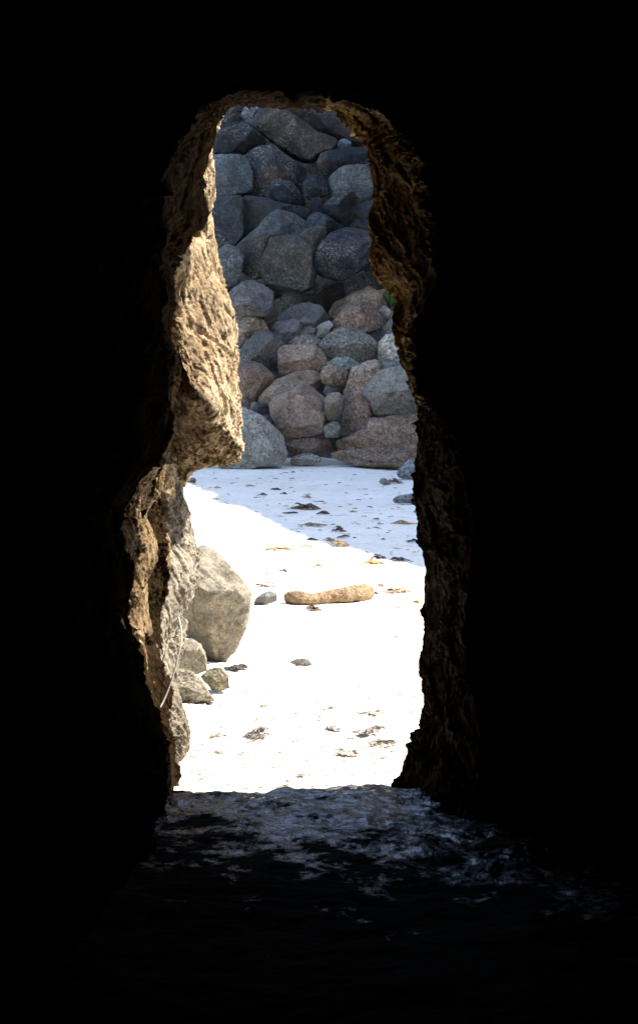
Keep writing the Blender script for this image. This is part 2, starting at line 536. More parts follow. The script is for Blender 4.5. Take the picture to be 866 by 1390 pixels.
def crop_row(y, sil, ds, inner=200):
    return [(110, y, ds - .1), (inner - 25, y, ds - .18), (inner, y, ds - .2), ((inner + sil) / 2, y, ds - .14), (sil - 6, y, ds), (sil, y, ds + .12), (sil - 10, y, ds + .4), (130, y, ds + .6)]
CRP = [crop_row(600, 225, 8.0), crop_row(640, 236, 7.98), crop_row(672, 244, 7.95), crop_row(692, 253, 7.92), crop_row(712, 260, 7.9), crop_row(740, 264, 7.88), crop_row(765, 265, 7.85),
       crop_row(788, 261, 7.82), crop_row(806, 250, 7.78)]
CRP2 = CRP + [crop_row(822, 236, 7.85), crop_row(832, 220, 8.0)]
patch('rock_outcrop', CRP2, 300, 260, M_crop, 'rough grey-brown rock under the overhang, between the dark wall and the big round boulder', 'rock', 0.9, 4.0)
CRP3 = [crop_row(780, 225, 7.75), crop_row(812, 240, 7.66), crop_row(835, 245, 7.62), crop_row(862, 246, 7.6), crop_row(885, 245, 7.58), crop_row(908, 241, 7.56), crop_row(935, 242, 7.54),
        crop_row(962, 248, 7.52), crop_row(990, 252, 7.5), crop_row(1015, 250, 7.48), crop_row(1035, 243, 7.46), crop_row(1055, 234, 7.44), crop_row(1085, 226, 7.42), crop_row(1120, 220, 7.42)]
patch('rock_outcrop', CRP3, 360, 260, M_crop, 'tall flaking brown rock at the left wall foot, white rope hanging on it', 'rock', 0.9, 8.0)

def gold_row(y, inner, sil):
    return [(60, y, 7.1), (inner - 30, y, 7.06), (inner, y, 7.16), (inner + (sil - inner) * .5, y, 7.26), (sil, y, 7.42), (sil + 4, y, 7.7), (120, y, 7.9)]
GOLD = [gold_row(630, 205, 222), gold_row(652, 192, 224), gold_row(675, 178, 218), gold_row(697, 178, 206), gold_row(720, 184, 210), gold_row(745, 188, 218), gold_row(768, 188, 220),
        gold_row(795, 184, 208), gold_row(826, 179, 206), gold_row(855, 187, 212), gold_row(890, 194, 214), gold_row(930, 203, 216), gold_row(970, 210, 222), gold_row(1010, 218, 228), gold_row(1050, 226, 231), gold_row(1090, 230, 234), gold_row(1130, 232, 236)]
patch('rock_outcrop', GOLD, 420, 200, M_gold, 'ragged golden-brown rock forming the inner edge of the left wall, lower half', 'rock', 0.7, 2.0)

def tube(path, r, n=8, sub=8):
    path = np.array(path, float)
    pts = cr(path, np.linspace(0, len(path) - 1, (len(path) - 1) * sub + 1))
    tan = np.gradient(pts, axis=0)
    tan /= np.linalg.norm(tan, axis=1)[:, None]
    up = np.cross(tan, np.array([0.3, 1, 0.2]))
    up /= np.linalg.norm(up, axis=1)[:, None]
    bi = np.cross(tan, up)
    a = np.linspace(0, 2 * math.pi, n, endpoint=False)
    r = np.asarray(r) * np.ones(len(pts))
    g = pts[:, None] + (np.cos(a)[None, :, None] * up[:, None] + np.sin(a)[None, :, None] * bi[:, None]) * r[:, None, None]
    return g.reshape(-1, 3), grid_faces(len(pts), n, wrap=True)

V, F = tube([P(243, 838, 7.58), P(247, 862, 7.42), P(243.5, 886, 7.36), P(236, 915, 7.32), P(224, 948, 7.28), P(211, 973, 7.22), P(205, 985, 7.2)], 0.0032)
tag(link('rope', V, F, M_rope, tuple(V[V[:, 2].argmin()])), 'thin white rope hanging in a curve down the left rock', 'rope')

# ------------------------------------------------------------------ beach
fx = np.linspace(-4, 4, 300)
fy = np.concatenate([np.linspace(6.3, 16, 420), np.linspace(16.05, 31, 170)])
ox = np.array([4.6, 6, 9, 14, 25, 50, 120, 300, 800, 2500.])
xs = np.concatenate([-ox[::-1], fx, ox])
ys = np.concatenate([np.array([-2500, -800, -300, -100, -30, -12, -5, 0, 3, 5]), fy, np.array([32, 34, 38, 45, 60, 100, 300, 800, 2500])])
X, Y = np.meshgrid(xs, ys)
p = np.stack([X.ravel(), Y.ravel(), 0 * X.ravel()], 1)
msk = np.clip((np.abs(X.ravel()) - 3.4) / -0.6 + 1, 0, 1) * np.clip((Y.ravel() - 6.2) / 0.3, 0, 1) * np.clip((31.5 - Y.ravel()) / 1, 0, 1)
near = np.clip((13 - Y.ravel()) / 5, 0.25, 1)
foot = np.minimum(fbm(p * np.array([3.2, 3.2, 1]), 2), 0.1)
h = (fbm(p * 0.6, 2) * 0.03 + foot * 0.05 * near + fbm(p * 11, 3) * 0.012 * near + fbm(p * 40, 2) * 0.004 * near) * msk
h = np.where(Y.ravel() < 6.25, -0.35, h)
SAND = (X, Y, h.reshape(X.shape))
structure(link('beach', np.stack([X.ravel(), Y.ravel(), h], 1), grid_faces(*X.shape), M_sand))
def sand_z(x, y):
    i = min(max(np.searchsorted(ys, y), 0), len(ys) - 1)
    j = min(max(np.searchsorted(xs, x), 0), len(xs) - 1)
    return float(SAND[2][i, j])

# ------------------------------------------------------------------ hillside behind the rock pile, and the cliff that shades the cove
xs2 = np.linspace(-24, 12, 520)
tt = np.linspace(0, 1, 300)
X2, T2 = np.meshgrid(xs2, tt)
Zb = -0.6 + T2 * 19
Yb = 30.6 + Zb * 1.0 + 0.02 * np.maximum(Zb - 8, 0) ** 2
p = np.stack([X2.ravel(), Yb.ravel(), Zb.ravel()], 1)
dsp = fbm(p * 0.5, 4) * 0.9 + (fbm(p * 1.3, 4, ridged=True) - 0.8) * 0.5
# away from the loose pile the slope itself is of rounded, bedded rock
rs = np.random.RandomState(3)
gx, gz = np.meshgrid(np.arange(-26, 15, 1.15), np.arange(-1.5, 21, 0.95))
sites = np.stack([gx.ravel() + rs.uniform(-.42, .42, gx.size), gz.ravel() + rs.uniform(-.36, .36, gx.size)], 1)
rsz = rs.uniform(0.75, 1.25, len(sites))
lump = np.zeros(len(p))
for a in range(0, len(p), 4000):
    q = p[a:a + 4000, [0, 2]] + dsp[a:a + 4000, None] * 0.12
    dd = np.sqrt(((q[:, None] - sites[None]) ** 2 * np.array([0.75, 1.1])).sum(2)) / rsz
    i1 = dd.argmin(1)
    d1 = dd[np.arange(len(q)), i1]
    dd[np.arange(len(q)), i1] = 9
    d2 = dd.min(1)
    lump[a:a + 4000] = np.sqrt(np.clip((d2 - d1) / 0.9, 0, 1)) * 0.75 * rsz[i1]
free = np.clip(np.maximum(np.maximum(-2.6 - p[:, 0], p[:, 0] - 3.0) / 0.6, (p[:, 2] - 7.2) / 0.8), 0, 1)
lump *= free
Vh = p + dsp[:, None] * np.array([0, -0.45, 0.3]) * (1 - 0.6 * free)[:, None] + lump[:, None] * np.array([0, -0.8, 0.45])
structure(link('hillside', Vh + np.array([0, 0.35, 0]), grid_faces(*X2.shape), M_hill, tint=(0.06, 0.055, 0.05)))

def cliff_mesh(path, hts, nv=60, nu=260):
    path = np.array(path, float)
    t = np.linspace(0, len(path) - 1, nu)
    q = lin(path, t)
    hh = np.interp(t, np.arange(len(hts)), hts)
    tan = np.gradient(q, axis=0)
    nrm = np.stack([tan[:, 1], -tan[:, 0]], 1)
    nrm /= np.linalg.norm(nrm, axis=1)[:, None]
    rows = []
    for v in np.linspace(0, 1, nv):
        z = hh * v
        pp = np.stack([q[:, 0], q[:, 1], z], 1)
        d = (fbm(pp * 0.35, 4) * 1.2 + (fbm(pp * 1.2, 3, ridged=True) - 0.8) * 0.4) * (1 - 0.88 * v)
        rows.append(np.stack([q[:, 0] + nrm[:, 0] * d, q[:, 1] + nrm[:, 1] * d, z - 0.5 * (v == 0)], 1))
    ctr = q.mean(0)
    top = rows[-1]
    for f in (0.2, 0.6, 0.97):
        r = top.copy()
        r[:, :2] = top[:, :2] * (1 - f) + ctr * f
        r[:, 2] += 0.8 * f
        rows.append(r)
    g = np.array(rows)
    return g.reshape(-1, 3), grid_faces(*g.shape[:2])
CL = [(12, 60), (-2, 44), (1.5, 37.5), (5.0, 33.5), (7.6, 31.5), (8.9, 27.5), (9.9, 22.4), (10.6, 19.5), (11.4, 17.7), (14, 15.0), (28, 13), (40, 20), (40, 55), (12, 60)]
HT = [22, 20, 20, 20, 18, 14, 14, 14, 14, 14, 14, 16, 20, 22]
V, F = cliff_mesh(CL, HT)
structure(link('cliff', V, F, M_hill, tint=(0.17, 0.135, 0.105)))

# ------------------------------------------------------------------ boulders
def ico(sub):
    import bmesh
    bm = bmesh.new()
    bmesh.ops.create_icosphere(bm, subdivisions=sub, radius=1)
    v = np.array([x.co[:] for x in bm.verts])
    f = np.array([[y.index for y in x.verts] for x in bm.faces])
    bm.free()
    return v, f
ICO = {k: ico(k) for k in (4, 5, 6)}

def radial(poly, nth=180, blur=2):
    """Star-shaped radius of a polygon about its centre, softened a little at the corners."""
    poly = np.array(poly, float)
    a2 = 0; c = np.zeros(2)
    for k in range(len(poly)):
        p0, p1 = poly[k], poly[(k + 1) % len(poly)]
        cr_ = p0[0] * p1[1] - p1[0] * p0[1]
        a2 += cr_
        c += (p0 + p1) * cr_
    c /= 3 * a2
    r = np.zeros(nth)
    for i in range(nth):
        th = 2 * math.pi * i / nth
        dx, dy = math.cos(th), math.sin(th)
        best = 0
        for k in range(len(poly)):
            p0 = poly[k] - c
            e = poly[(k + 1) % len(poly)] - poly[k]
            den = dx * e[1] - dy * e[0]
            if abs(den) < 1e-12:
                continue
            t = (p0[0] * e[1] - p0[1] * e[0]) / den
            s = (p0[0] * dy - p0[1] * dx) / den
            if t > 0 and -1e-6 <= s <= 1 + 1e-6:
                best = max(best, t)
        r[i] = best
    r[r == 0] = r[r > 0].mean()
    for _ in range(blur):
        r = 0.25 * np.roll(r, 1) + 0.5 * r + 0.25 * np.roll(r, -1)
    return c, r, math.sqrt(abs(a2) / 2)

_seed = [0]
def rock(name, poly, d, label, tint, thick=0.5, facets=None, nf=5, rough=1.0, sub=5, mtl=None, cat='boulder', group=None, sink=0.0, hard=0.95):
    """A boulder: its outline at distance d, given real depth, cut by facets and roughened."""
    _seed[0] += 1
    rg = random.Random(_seed[0] * 13 + 5)
    wp = [P(x, y, d) for x, y in poly]
    c, r, size = radial([(q[0], q[2]) for q in wp])
    v, f = ICO[sub]
    s = np.sqrt(v[:, 0] ** 2 + v[:, 2] ** 2)
    th = np.arctan2(v[:, 2], v[:, 0]) % (2 * math.pi)
    fi = th / (2 * math.pi) * len(r)
    i0 = np.floor(fi).astype(int) % len(r)
    ff = fi - np.floor(fi)
    rr = r[i0] * (1 - ff) + r[(i0 + 1) % len(r)] * ff
    s2 = np.sin(np.arcsin(np.clip(s, 0, 1))) ** 0.58
    th_y = size * thick * 1.15
    yy = np.sign(v[:, 1]) * np.abs(v[:, 1]) ** 0.9 * th_y
    q = np.stack([rr * s2 * np.cos(th), yy, rr * s2 * np.sin(th)], 1)
    fl = list(facets) if facets else []
    if not facets:
        fl.append((rg.uniform(-.5, .5), -rg.uniform(.4, .65), rg.uniform(.6, .85), rg.uniform(.50, .66)))
        fl.append((rg.uniform(-.5, .5), -.75, -rg.uniform(.45, .75), rg.uniform(.55, .7)))
    for k in range(nf):
        nx, nz = rg.uniform(-0.8, 0.8), rg.uniform(-0.6, 0.7)
        n = np.array([nx, -rg.uniform(0.4, 0.85), nz])
        n /= np.linalg.norm(n)
        fl.append((*n, rg.uniform(0.60, 0.84)))
    for k in range(2):
        n = np.array([rg.uniform(-1, 1), rg.uniform(0.3, 0.9), rg.uniform(-0.5, 0.9)])
        n /= np.linalg.norm(n)
        fl.append((*n, rg.uniform(0.65, 0.85)))
    for nx, ny, nz, cc in fl:
        n = np.array([nx, ny, nz], float); n /= np.linalg.norm(n)
        dd = q @ n
        lim = dd.max() * cc
        ex = np.maximum(dd - lim, 0)
        q = q - n[None] * (ex * hard)[:, None]
    off = np.array([rg.uniform(0, 60) for _ in range(3)])
    u = v / 1.0
    base = q / size
    dsp = fbm(base * 1.7 + off, 3) * 0.042 + fbm(base * 5 + off, 3) * 0.022 + fbm(base * 16 + off, 2) * 0.008 - np.maximum(0.035 - np.abs(pnoise(base * 1.3 + off + 9)), 0) * 0.9
    # keep the outline: displace mostly along the view depth, less at the rim
    nr_ = q / np.maximum(np.linalg.norm(q, axis=1), 1e-6)[:, None]
    q = q + nr_ * (dsp * size * rough)[:, None]
    W = q + np.array([c[0], d, c[1]])
    org = (W[:, 0].mean(), W[:, 1].mean(), W[:, 2].min())
    o = link(name, W, f, mtl or M_granite, org, tint=tint)
    return tag(o, label, cat, group)

def pile_d(py):
    return 30.3 / (1 - (480 - py) / FPX) if py < 640 else ground(433, py)[1]

Z1 = lambda pts: [(270 + x / 3.464, 120 + y / 3.464) for x, y in pts]
Z2 = lambda pts: [(290 + x / 2.887, 370 + y / 2.887) for x, y in pts]

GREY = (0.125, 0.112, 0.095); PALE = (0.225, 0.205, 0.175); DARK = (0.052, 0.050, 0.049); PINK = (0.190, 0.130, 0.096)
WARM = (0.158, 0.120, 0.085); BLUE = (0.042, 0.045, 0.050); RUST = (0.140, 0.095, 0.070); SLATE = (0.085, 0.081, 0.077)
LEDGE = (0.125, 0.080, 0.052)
GB = 'boulders of the rock pile'
B = []   # (mapper, outline, tint, depth offset, extra options, label)
def add(zm, pts, tint, do, label, **kw):
    B.append((zm(pts), tint, do, label, kw))

add(Z1, [(240,120),(275,70),(330,40),(370,45),(420,110),(490,190),(560,215),(640,225),(668,255),(640,295),(570,325),(540,352),(490,350),(420,310),(360,265),(290,215),(240,170)], RUST, 0.1, 'long rusty speckled slab leaning down to the right at the top of the pile', thick=0.45, facets=[(0.1,-1,0.25,0.6)], nf=2)
add(Z1, [(330,10),(560,0),(740,60),(830,200),(830,300),(760,290),(640,250),(590,216),(500,150),(420,100)], RUST, 0.9, 'big brownish slab topping the pile, behind the long leaning slab', thick=0.4, facets=[(0,-0.95,0.3,0.55)], nf=2)
add(Z1, [(188,155),(205,105),(235,70),(290,50),(300,80),(262,120),(248,165),(205,168)], (0.50, 0.49, 0.47), 0.0, 'small pale blue-grey block wedged left of the long leaning slab')
add(Z1, [(90,150),(110,90),(150,60),(235,50),(235,90),(200,115),(170,155),(120,160)], SLATE, 0.5, 'grey rock at the top left corner, above the dark square block')
add(Z1, [(140,150),(150,125),(185,108),(205,118),(195,155),(160,165)], RUST, 0.2, 'tiny brown stone under the top left grey rock', sub=4)
add(Z1, [(30,230),(85,160),(150,152),(235,165),(265,200),(318,235),(325,265),(270,278),(225,305),(120,318),(20,310)], DARK, 0.0, 'dark square block in the top left, under the pale wedge', facets=[(-0.1,-1,0.05,0.55),(0.8,-0.6,0,0.7)], nf=1)
add(Z1, [(10,315),(60,302),(190,312),(235,338),(258,400),(254,480),(235,508),(120,515),(0,510)], PALE, 0.1, 'lichen-covered grey block below the dark square block, against the left edge', facets=[(0,-1,0.1,0.55),(0,-0.4,0.9,0.8)], nf=1)
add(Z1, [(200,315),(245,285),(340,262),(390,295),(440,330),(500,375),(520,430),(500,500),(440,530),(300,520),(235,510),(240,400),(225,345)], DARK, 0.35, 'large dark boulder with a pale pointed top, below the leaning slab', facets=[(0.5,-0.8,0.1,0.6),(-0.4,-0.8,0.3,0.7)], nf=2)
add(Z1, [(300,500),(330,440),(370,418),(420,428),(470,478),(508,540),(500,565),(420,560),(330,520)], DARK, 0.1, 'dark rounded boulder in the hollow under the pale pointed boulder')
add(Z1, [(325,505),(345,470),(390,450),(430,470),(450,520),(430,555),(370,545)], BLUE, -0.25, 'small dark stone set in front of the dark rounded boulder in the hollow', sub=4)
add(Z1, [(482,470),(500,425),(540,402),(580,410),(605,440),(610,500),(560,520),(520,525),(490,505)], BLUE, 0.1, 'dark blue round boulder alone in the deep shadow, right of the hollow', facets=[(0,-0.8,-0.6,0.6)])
add(Z1, [(547,350),(570,305),(640,285),(780,278),(860,300),(860,380),(720,400),(650,440),(600,445),(560,410)], BLUE, 0.35, 'wide flat-topped blue-grey boulder under the brownish top slab', facets=[(-0.1,-0.75,-0.65,0.65),(0,-0.5,0.87,0.75)], nf=1)
add(Z1, [(650,262),(662,240),(690,232),(715,245),(720,275),(690,285),(655,283)], (0.55, 0.55, 0.50), 0.35, 'little whitish lichen tuft of stone on the wide flat-topped boulder', sub=4)
add(Z1, [(606,505),(606,430),(630,395),(680,365),(760,357),(860,365),(860,500),(740,510),(680,510),(620,518)], PALE, 0.1, 'lichen-speckled boulder with a rounded top at the right edge, below the wide flat one', facets=[(0,-1,0,0.6)], nf=2)
add(Z1, [(563,585),(590,540),(640,495),(690,480),(735,490),(730,560),(720,640),(690,655),(640,625),(600,605)], BLUE, -0.1, 'blue-grey boulder with a black shadowed cavity on its right', facets=[(0.7,-0.6,-0.4,0.5),(-0.4,-0.5,0.75,0.7)], nf=1)
add(Z1, [(706,620),(714,560),(750,530),(860,522),(860,640),(760,640),(712,645)], GREY, -0.05, 'grey boulder at the right edge under the small tan stone')
add(Z1, [(710,545),(714,508),(745,488),(850,490),(850,540),(750,548),(728,556)], WARM, 0.05, 'small tan stone on the grey boulder by the right edge', sub=4)
add(Z1, [(0,510),(120,503),(200,508),(218,560),(216,690),(180,750),(100,790),(50,800),(0,700)], SLATE, 0.1, 'tall flat-faced grey block on the left edge below the lichen block', facets=[(0.05,-1,0.05,0.45)], nf=1)
add(Z1, [(203,520),(230,503),(330,513),(400,543),(510,560),(545,580),(520,620),(400,650),(330,680),(250,730),(212,700),(204,620)], GREY, 0.15, 'slanting slab with a blue top running right from the tall flat grey block', facets=[(-0.2,-0.95,-0.1,0.5),(0.15,-0.35,0.9,0.8)], nf=0)
add(Z1, [(165,750),(210,705),(280,655),(320,600),(380,570),(450,588),(500,620),(520,680),(450,740),(400,760),(300,770),(215,775)], PALE, 0.0, 'pale lichen-grey boulder humped in the middle of the upper pile', facets=[(0,-0.6,0.75,0.75),(0.5,-0.75,0.3,0.75)], nf=2)
add(Z1, [(200,845),(212,760),(245,708),(300,685),(380,688),(380,760),(330,840),(310,885),(260,897),(215,872)], WARM, -0.2, 'brown-grey boulder tucked behind the left side of the big square block', facets=[(-0.2,-1,0.1,0.6)], nf=2)
add(Z1, [(288,815),(315,770),(338,705),(380,695),(470,692),(510,660),(560,638),(600,650),(605,700),(570,760),(550,850),(535,945),(480,968),(420,948),(330,922),(297,885)], WARM, -0.42, 'big square flat-fronted block in the centre of the pile', facets=[(-0.12,-1,-0.05,0.42),(0.85,-0.5,-0.1,0.72),(0,-0.3,0.95,0.86)], nf=0)
add(Z1, [(488,645),(505,600),(540,573),(600,598),(640,625),(665,650),(640,690),(560,690),(510,680)], GREY, 0.0, 'small light-edged boulder behind the top of the big square block', facets=[(-0.7,-0.6,0.3,0.6)], nf=2, sub=4)
add(Z1, [(600,640),(625,622),(665,632),(685,655),(660,685),(615,680)], BLUE, -0.05, 'small blue stone above the big two-toned boulder', sub=4)
add(Z1, [(505,545),(530,518),(565,503),(602,530),(590,575),(560,600),(515,590)], BLUE, 0.1, 'small dark blue stone under the blue round boulder, at the slanting slab end', sub=4)
add(Z1, [(470,600),(495,585),(525,590),(520,620),(495,650),(470,640)], BLUE, 0.1, 'little stone filling the gap right of the pale humped boulder', sub=4)
add(Z1, [(530,815),(542,778),(562,738),(612,680),(700,648),(760,658),(850,690),(850,790),(785,840),(720,884),(660,905),(600,895),(545,862)], BLUE, -0.45, 'big two-toned boulder with a blue sloping top and dark underside, on the right', facets=[(-0.05,-0.55,0.83,0.50),(-0.1,-0.8,-0.6,0.50)], nf=0, thick=0.6)
add(Z1, [(695,650),(740,615),(800,620),(850,650),(850,720),(760,690)], BLUE, -0.1, 'low dark boulder between the big two-toned boulder and the grey one at the right edge')
add(Z1, [(70,880),(75,800),(100,745),(140,733),(190,758),(214,790),(207,850),(180,925),(140,940),(95,925)], PALE, -0.35, 'upright oval grey boulder standing at the left edge of the upper pile', facets=[(0.1,-1,0.1,0.6)], nf=2)
add(Z1, [(120,990),(140,960),(200,910),(270,895),(330,918),(352,970),(355,1035),(330,1075),(200,1075),(130,1050)], SLATE, -0.55, 'dark blue rounded boulder at the left, below the upright oval boulder', facets=[(0,-0.5,0.85,0.7)], nf=2)
add(Z1, [(745,885),(790,838),(840,815),(900,880),(900,950),(830,950),(765,915)], BLUE, -0.1, 'dark boulder low at the right edge under the big two-toned boulder')
add(Z1, [(695,945),(705,918),(735,908),(760,925),(755,955),(720,965)], SLATE, 0.2, 'small round dark stone in the hollow right of the pile centre', sub=4)
add(Z1, [(560,1040),(640,1000),(720,965),(800,930),(900,930),(930,1040),(900,1090),(640,1090)], WARM, 0.55, 'low brown rock ledge at the right below the dark hollow', nf=3)
add(Z1, [(330,960),(420,950),(540,975),(640,905),(700,900),(690,980),(600,1060),(400,1060)], (0.03,0.026,0.022), 0.75, 'dark recessed rock in the hollow below the big square block')  # dark gap between boulders, its shade put into the rock colour
add(Z2, [(30,160),(45,140),(80,127),(150,126),(200,145),(243,167),(235,200),(190,215),(120,215),(45,205)], SLATE, -0.15, 'flat pale-topped boulder on the left below the dark blue rounded one', facets=[(0,-0.4,0.9,0.7)], nf=2)
add(Z2, [(50,215),(62,200),(90,178),(150,170),(195,185),(220,225),(185,260),(150,275),(95,275),(55,262)], WARM, -0.35, 'brown rounded boulder in front of the flat pale-topped boulder at left')
add(Z2, [(235,180),(270,150),(330,123),(375,117),(420,130),(458,178),(440,215),(380,225),(330,215),(255,205)], SLATE, 0.1, 'rounded blue-grey boulder at the top middle of the lower pile', facets=[(0,-0.5,0.87,0.75)])
add(Z2, [(210,225),(250,190),(320,180),(358,200),(345,245),(310,280),(250,275),(215,255)], SLATE, -0.05, 'mid grey boulder under the rounded blue-grey one, beside the brown boulder')
add(Z2, [(312,250),(338,210),(372,196),(402,220),(425,255),(390,280),(335,275)], GREY, -0.05, 'small grey stone right of the mid grey boulder', sub=4)
add(Z2, [(275,268),(330,248),(395,243),(425,262),(415,300),(350,305),(285,295)], GREY, -0.3, 'low flat stone lying just above the pink square block', sub=4, nf=3)
add(Z2, [(420,245),(465,190),(508,145),(570,113),(622,116),(662,145),(674,192),(645,228),(590,245),(530,240),(470,260),(435,265)], RUST, 0.1, 'large smooth brown-grey boulder on the upper right of the lower pile', facets=[(0.2,-0.9,-0.2,0.7)], nf=3)
add(Z2, [(390,215),(430,195),(478,180),(462,215),(440,260),(405,250)], PALE, 0.05, 'pale wedge of stone left of the large smooth brown-grey boulder', sub=4)
add(Z2, [(402,285),(440,245),(498,213),(560,218),(612,245),(642,280),(648,312),(612,345),(570,362),(520,350),(450,335),(418,312)], GREY, -0.25, 'broad speckled grey boulder in the middle right of the lower pile', facets=[(-0.1,-0.75,0.6,0.6),(-0.2,-0.85,-0.5,0.7)], nf=1)
add(Z2, [(610,245),(660,213),(722,153),(770,180),(770,270),(700,280),(650,300),(635,280)], GREY, 0.1, 'sloping grey boulder at the right, behind the upright pale block')
add(Z2, [(636,345),(648,275),(678,243),(760,238),(780,360),(700,370),(650,365)], PALE, -0.2, 'upright pale block with a flat side at the right edge', facets=[(0.1,-1,0,0.5),(-0.85,-0.5,0,0.7)], nf=0)
add(Z2, [(645,145),(665,120),(692,148),(720,155),(700,200),(670,205)], PALE, 0.3, 'small pale wedge beside the green plant at the right', sub=4)
add(Z2, [(76,330),(120,280),(170,235),(220,230),(272,270),(297,295),(275,345),(250,385),(215,390),(165,360),(100,350)], DARK, -0.35, 'dark angular boulder on the left with straw-coloured scratches', facets=[(-0.35,-0.6,0.7,0.65),(0.45,-0.85,-0.2,0.6)], nf=1)
add(Z2, [(55,300),(100,260),(148,256),(118,290),(90,335),(60,345)], GREY, -0.2, 'grey stone at the left edge beside the dark angular boulder', sub=4)
add(Z2, [(250,345),(254,303),(275,284),(350,280),(398,281),(442,328),(450,365),(415,395),(340,392),(290,402),(256,408)], PINK, -0.5, 'pinkish square block with a dark patch on its right shoulder', facets=[(-0.25,-0.6,0.75,0.6),(0.1,-0.85,-0.5,0.55),(0.7,-0.6,0.3,0.7)], nf=0)
add(Z2, [(55,400),(80,348),(130,337),(190,360),(237,405),(238,445),(207,465),(182,505),(140,512),(90,490),(60,450)], RUST, -0.45, 'rounded purple-brown boulder near the left edge, left of the pink square block', facets=[(0,-0.5,0.85,0.8)], nf=2)
add(Z2, [(435,358),(480,332),(532,331),(575,355),(560,395),(510,400),(460,385)], (0.13,0.14,0.12), -0.35, 'greenish smooth stone below the broad speckled boulder', nf=2)
add(Z2, [(416,402),(428,367),(470,361),(522,380),(533,412),(512,448),(470,448),(425,435)], WARM, -0.6, 'oval tan-grey stone in front of the greenish smooth stone', nf=2)
add(Z2, [(175,490),(205,455),(240,420),(320,388),(392,378),(420,405),(425,445),(380,470),(300,510),(240,540),(225,560),(190,530)], WARM, -0.45, 'long buff boulder slanting behind the big brown central boulder', facets=[(-0.2,-0.5,0.82,0.7)], nf=2)
add(Z2, [(221,510),(250,488),(330,448),(370,428),(432,460),(443,490),(438,560),(434,632),(392,648),(330,653),(272,644),(242,590),(222,550)], PINK, -0.85, 'big brown flat-faced boulder in the front centre of the pile', facets=[(-0.15,-1,0.05,0.42),(0.6,-0.4,0.7,0.72)], nf=1)
add(Z2, [(420,448),(460,430),(502,440),(518,468),(492,485),(450,485),(428,470)], GREY, -0.7, 'small grey stone above the upright dark pebble, beside the brown central boulder', sub=4)
add(Z2, [(434,505),(448,470),(490,466),(513,490),(503,545),(466,590),(438,575),(430,540)], WARM, -0.85, 'upright dark pebble between the brown central boulder and the tall pink slab', sub=4, nf=2)
add(Z2, [(425,605),(470,582),(500,590),(495,645),(440,648)], (0.085,0.09,0.07), -0.75, 'small greenish stone low in the gap left of the tall pink slab', sub=4)
add(Z2, [(492,615),(503,560),(513,470),(538,372),(582,352),(640,338),(660,420),(650,520),(635,610),(560,640),(498,638)], PINK, -0.6, 'tall pink slab standing upright at the right of the pile foot', facets=[(-0.1,-1,0.08,0.42),(-0.3,-0.3,0.9,0.85)], nf=0)
add(Z2, [(578,478),(610,420),(640,383),(742,366),(800,390),(850,450),(850,540),(800,552),(700,560),(630,555),(608,505)], GREY, -0.95, 'squarish block with a blue-grey top and tan underside at the right, on the brown ledge', facets=[(-0.15,-0.7,0.7,0.5),(0,-0.85,-0.52,0.52)], nf=0)
add(Z2, [(606,405),(630,343),(722,348),(790,365),(790,400),(640,400)], GREY, -0.6, 'flat grey stone behind the top of the squarish block at right', sub=4, nf=3)
add(Z2, [(400,700),(500,655),(598,612),(606,575),(700,558),(860,550),(860,720),(700,725),(560,725),(430,715)], LEDGE, -0.75, 'wide brown ledge under the squarish block at the pile foot', facets=[(-0.1,-0.9,0.4,0.5)], nf=2, rough=1.4)
add(Z2, [(275,700),(285,655),(390,648),(460,655),(470,690),(420,718),(330,720)], RUST, -0.6, 'low reddish ledge at the foot of the big brown central boulder', nf=2, rough=1.3)
add(Z2, [(420,718),(500,698),(650,686),(860,690),(860,755),(720,772),(600,758),(490,740)], LEDGE, -1.0, 'long low pink ledge lying along the sand at the right of the pile foot', facets=[(0,-0.5,0.87,0.6)], nf=1, rough=1.3)
add(Z2, [(20,560),(75,540),(112,528),(182,553),(242,600),(278,650),(292,722),(284,745),(200,752),(120,768),(20,765)], PALE, -1.05, 'large rounded pale grey boulder resting on the sand behind the overhanging rock', facets=[(0.35,-0.6,0.65,0.7),(0.1,-0.95,-0.2,0.7)], nf=2)
add(Z2, [(60,500),(72,485),(102,488),(137,510),(143,540),(110,550),(65,535)], GREY, -0.55, 'small grey stone on top of the large pale boulder at left', sub=4)
add(Z2, [(142,545),(170,510),(202,518),(228,560),(195,575)], BLUE, -0.6, 'small dark blue stone between the large pale boulder and the brown central one', sub=4)
add(Z2, [(137,535),(148,505),(172,508),(160,545)], WARM, -0.45, 'tiny brown stone left of the small dark blue stone', sub=4)
add(Z2, [(200,560),(235,555),(250,600),(235,625),(205,590)], SLATE, -0.5, 'dark stone half hidden at the lower left of the brown central boulder', sub=4)

for poly, tint, do, label, kw in B:
    py = np.mean([q[1] for q in poly])
    kw = dict(kw); kw.setdefault('group', GB)
    nm = 'rock_ledge' if 'ledge' in label else 'boulder'
    kw.setdefault('cat', 'rock ledge' if nm == 'rock_ledge' else 'boulder')
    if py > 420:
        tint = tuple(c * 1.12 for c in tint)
    if py < 395:  # upper boulders darker and bluer: sky-lit shade put into the tint
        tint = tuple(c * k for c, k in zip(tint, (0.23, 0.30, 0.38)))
    kw['nf'] = kw.get('nf', 5) + (2 if 'facets' in kw else 5)
    kw['thick'] = kw.get('thick', 0.5) * 1.25
    if 'facets' not in kw:
        do += random.Random(label).uniform(-0.22, 0.22)
    rock(nm, poly, min(pile_d(py), 40) + do, label, tint, hard=1.0, **kw)

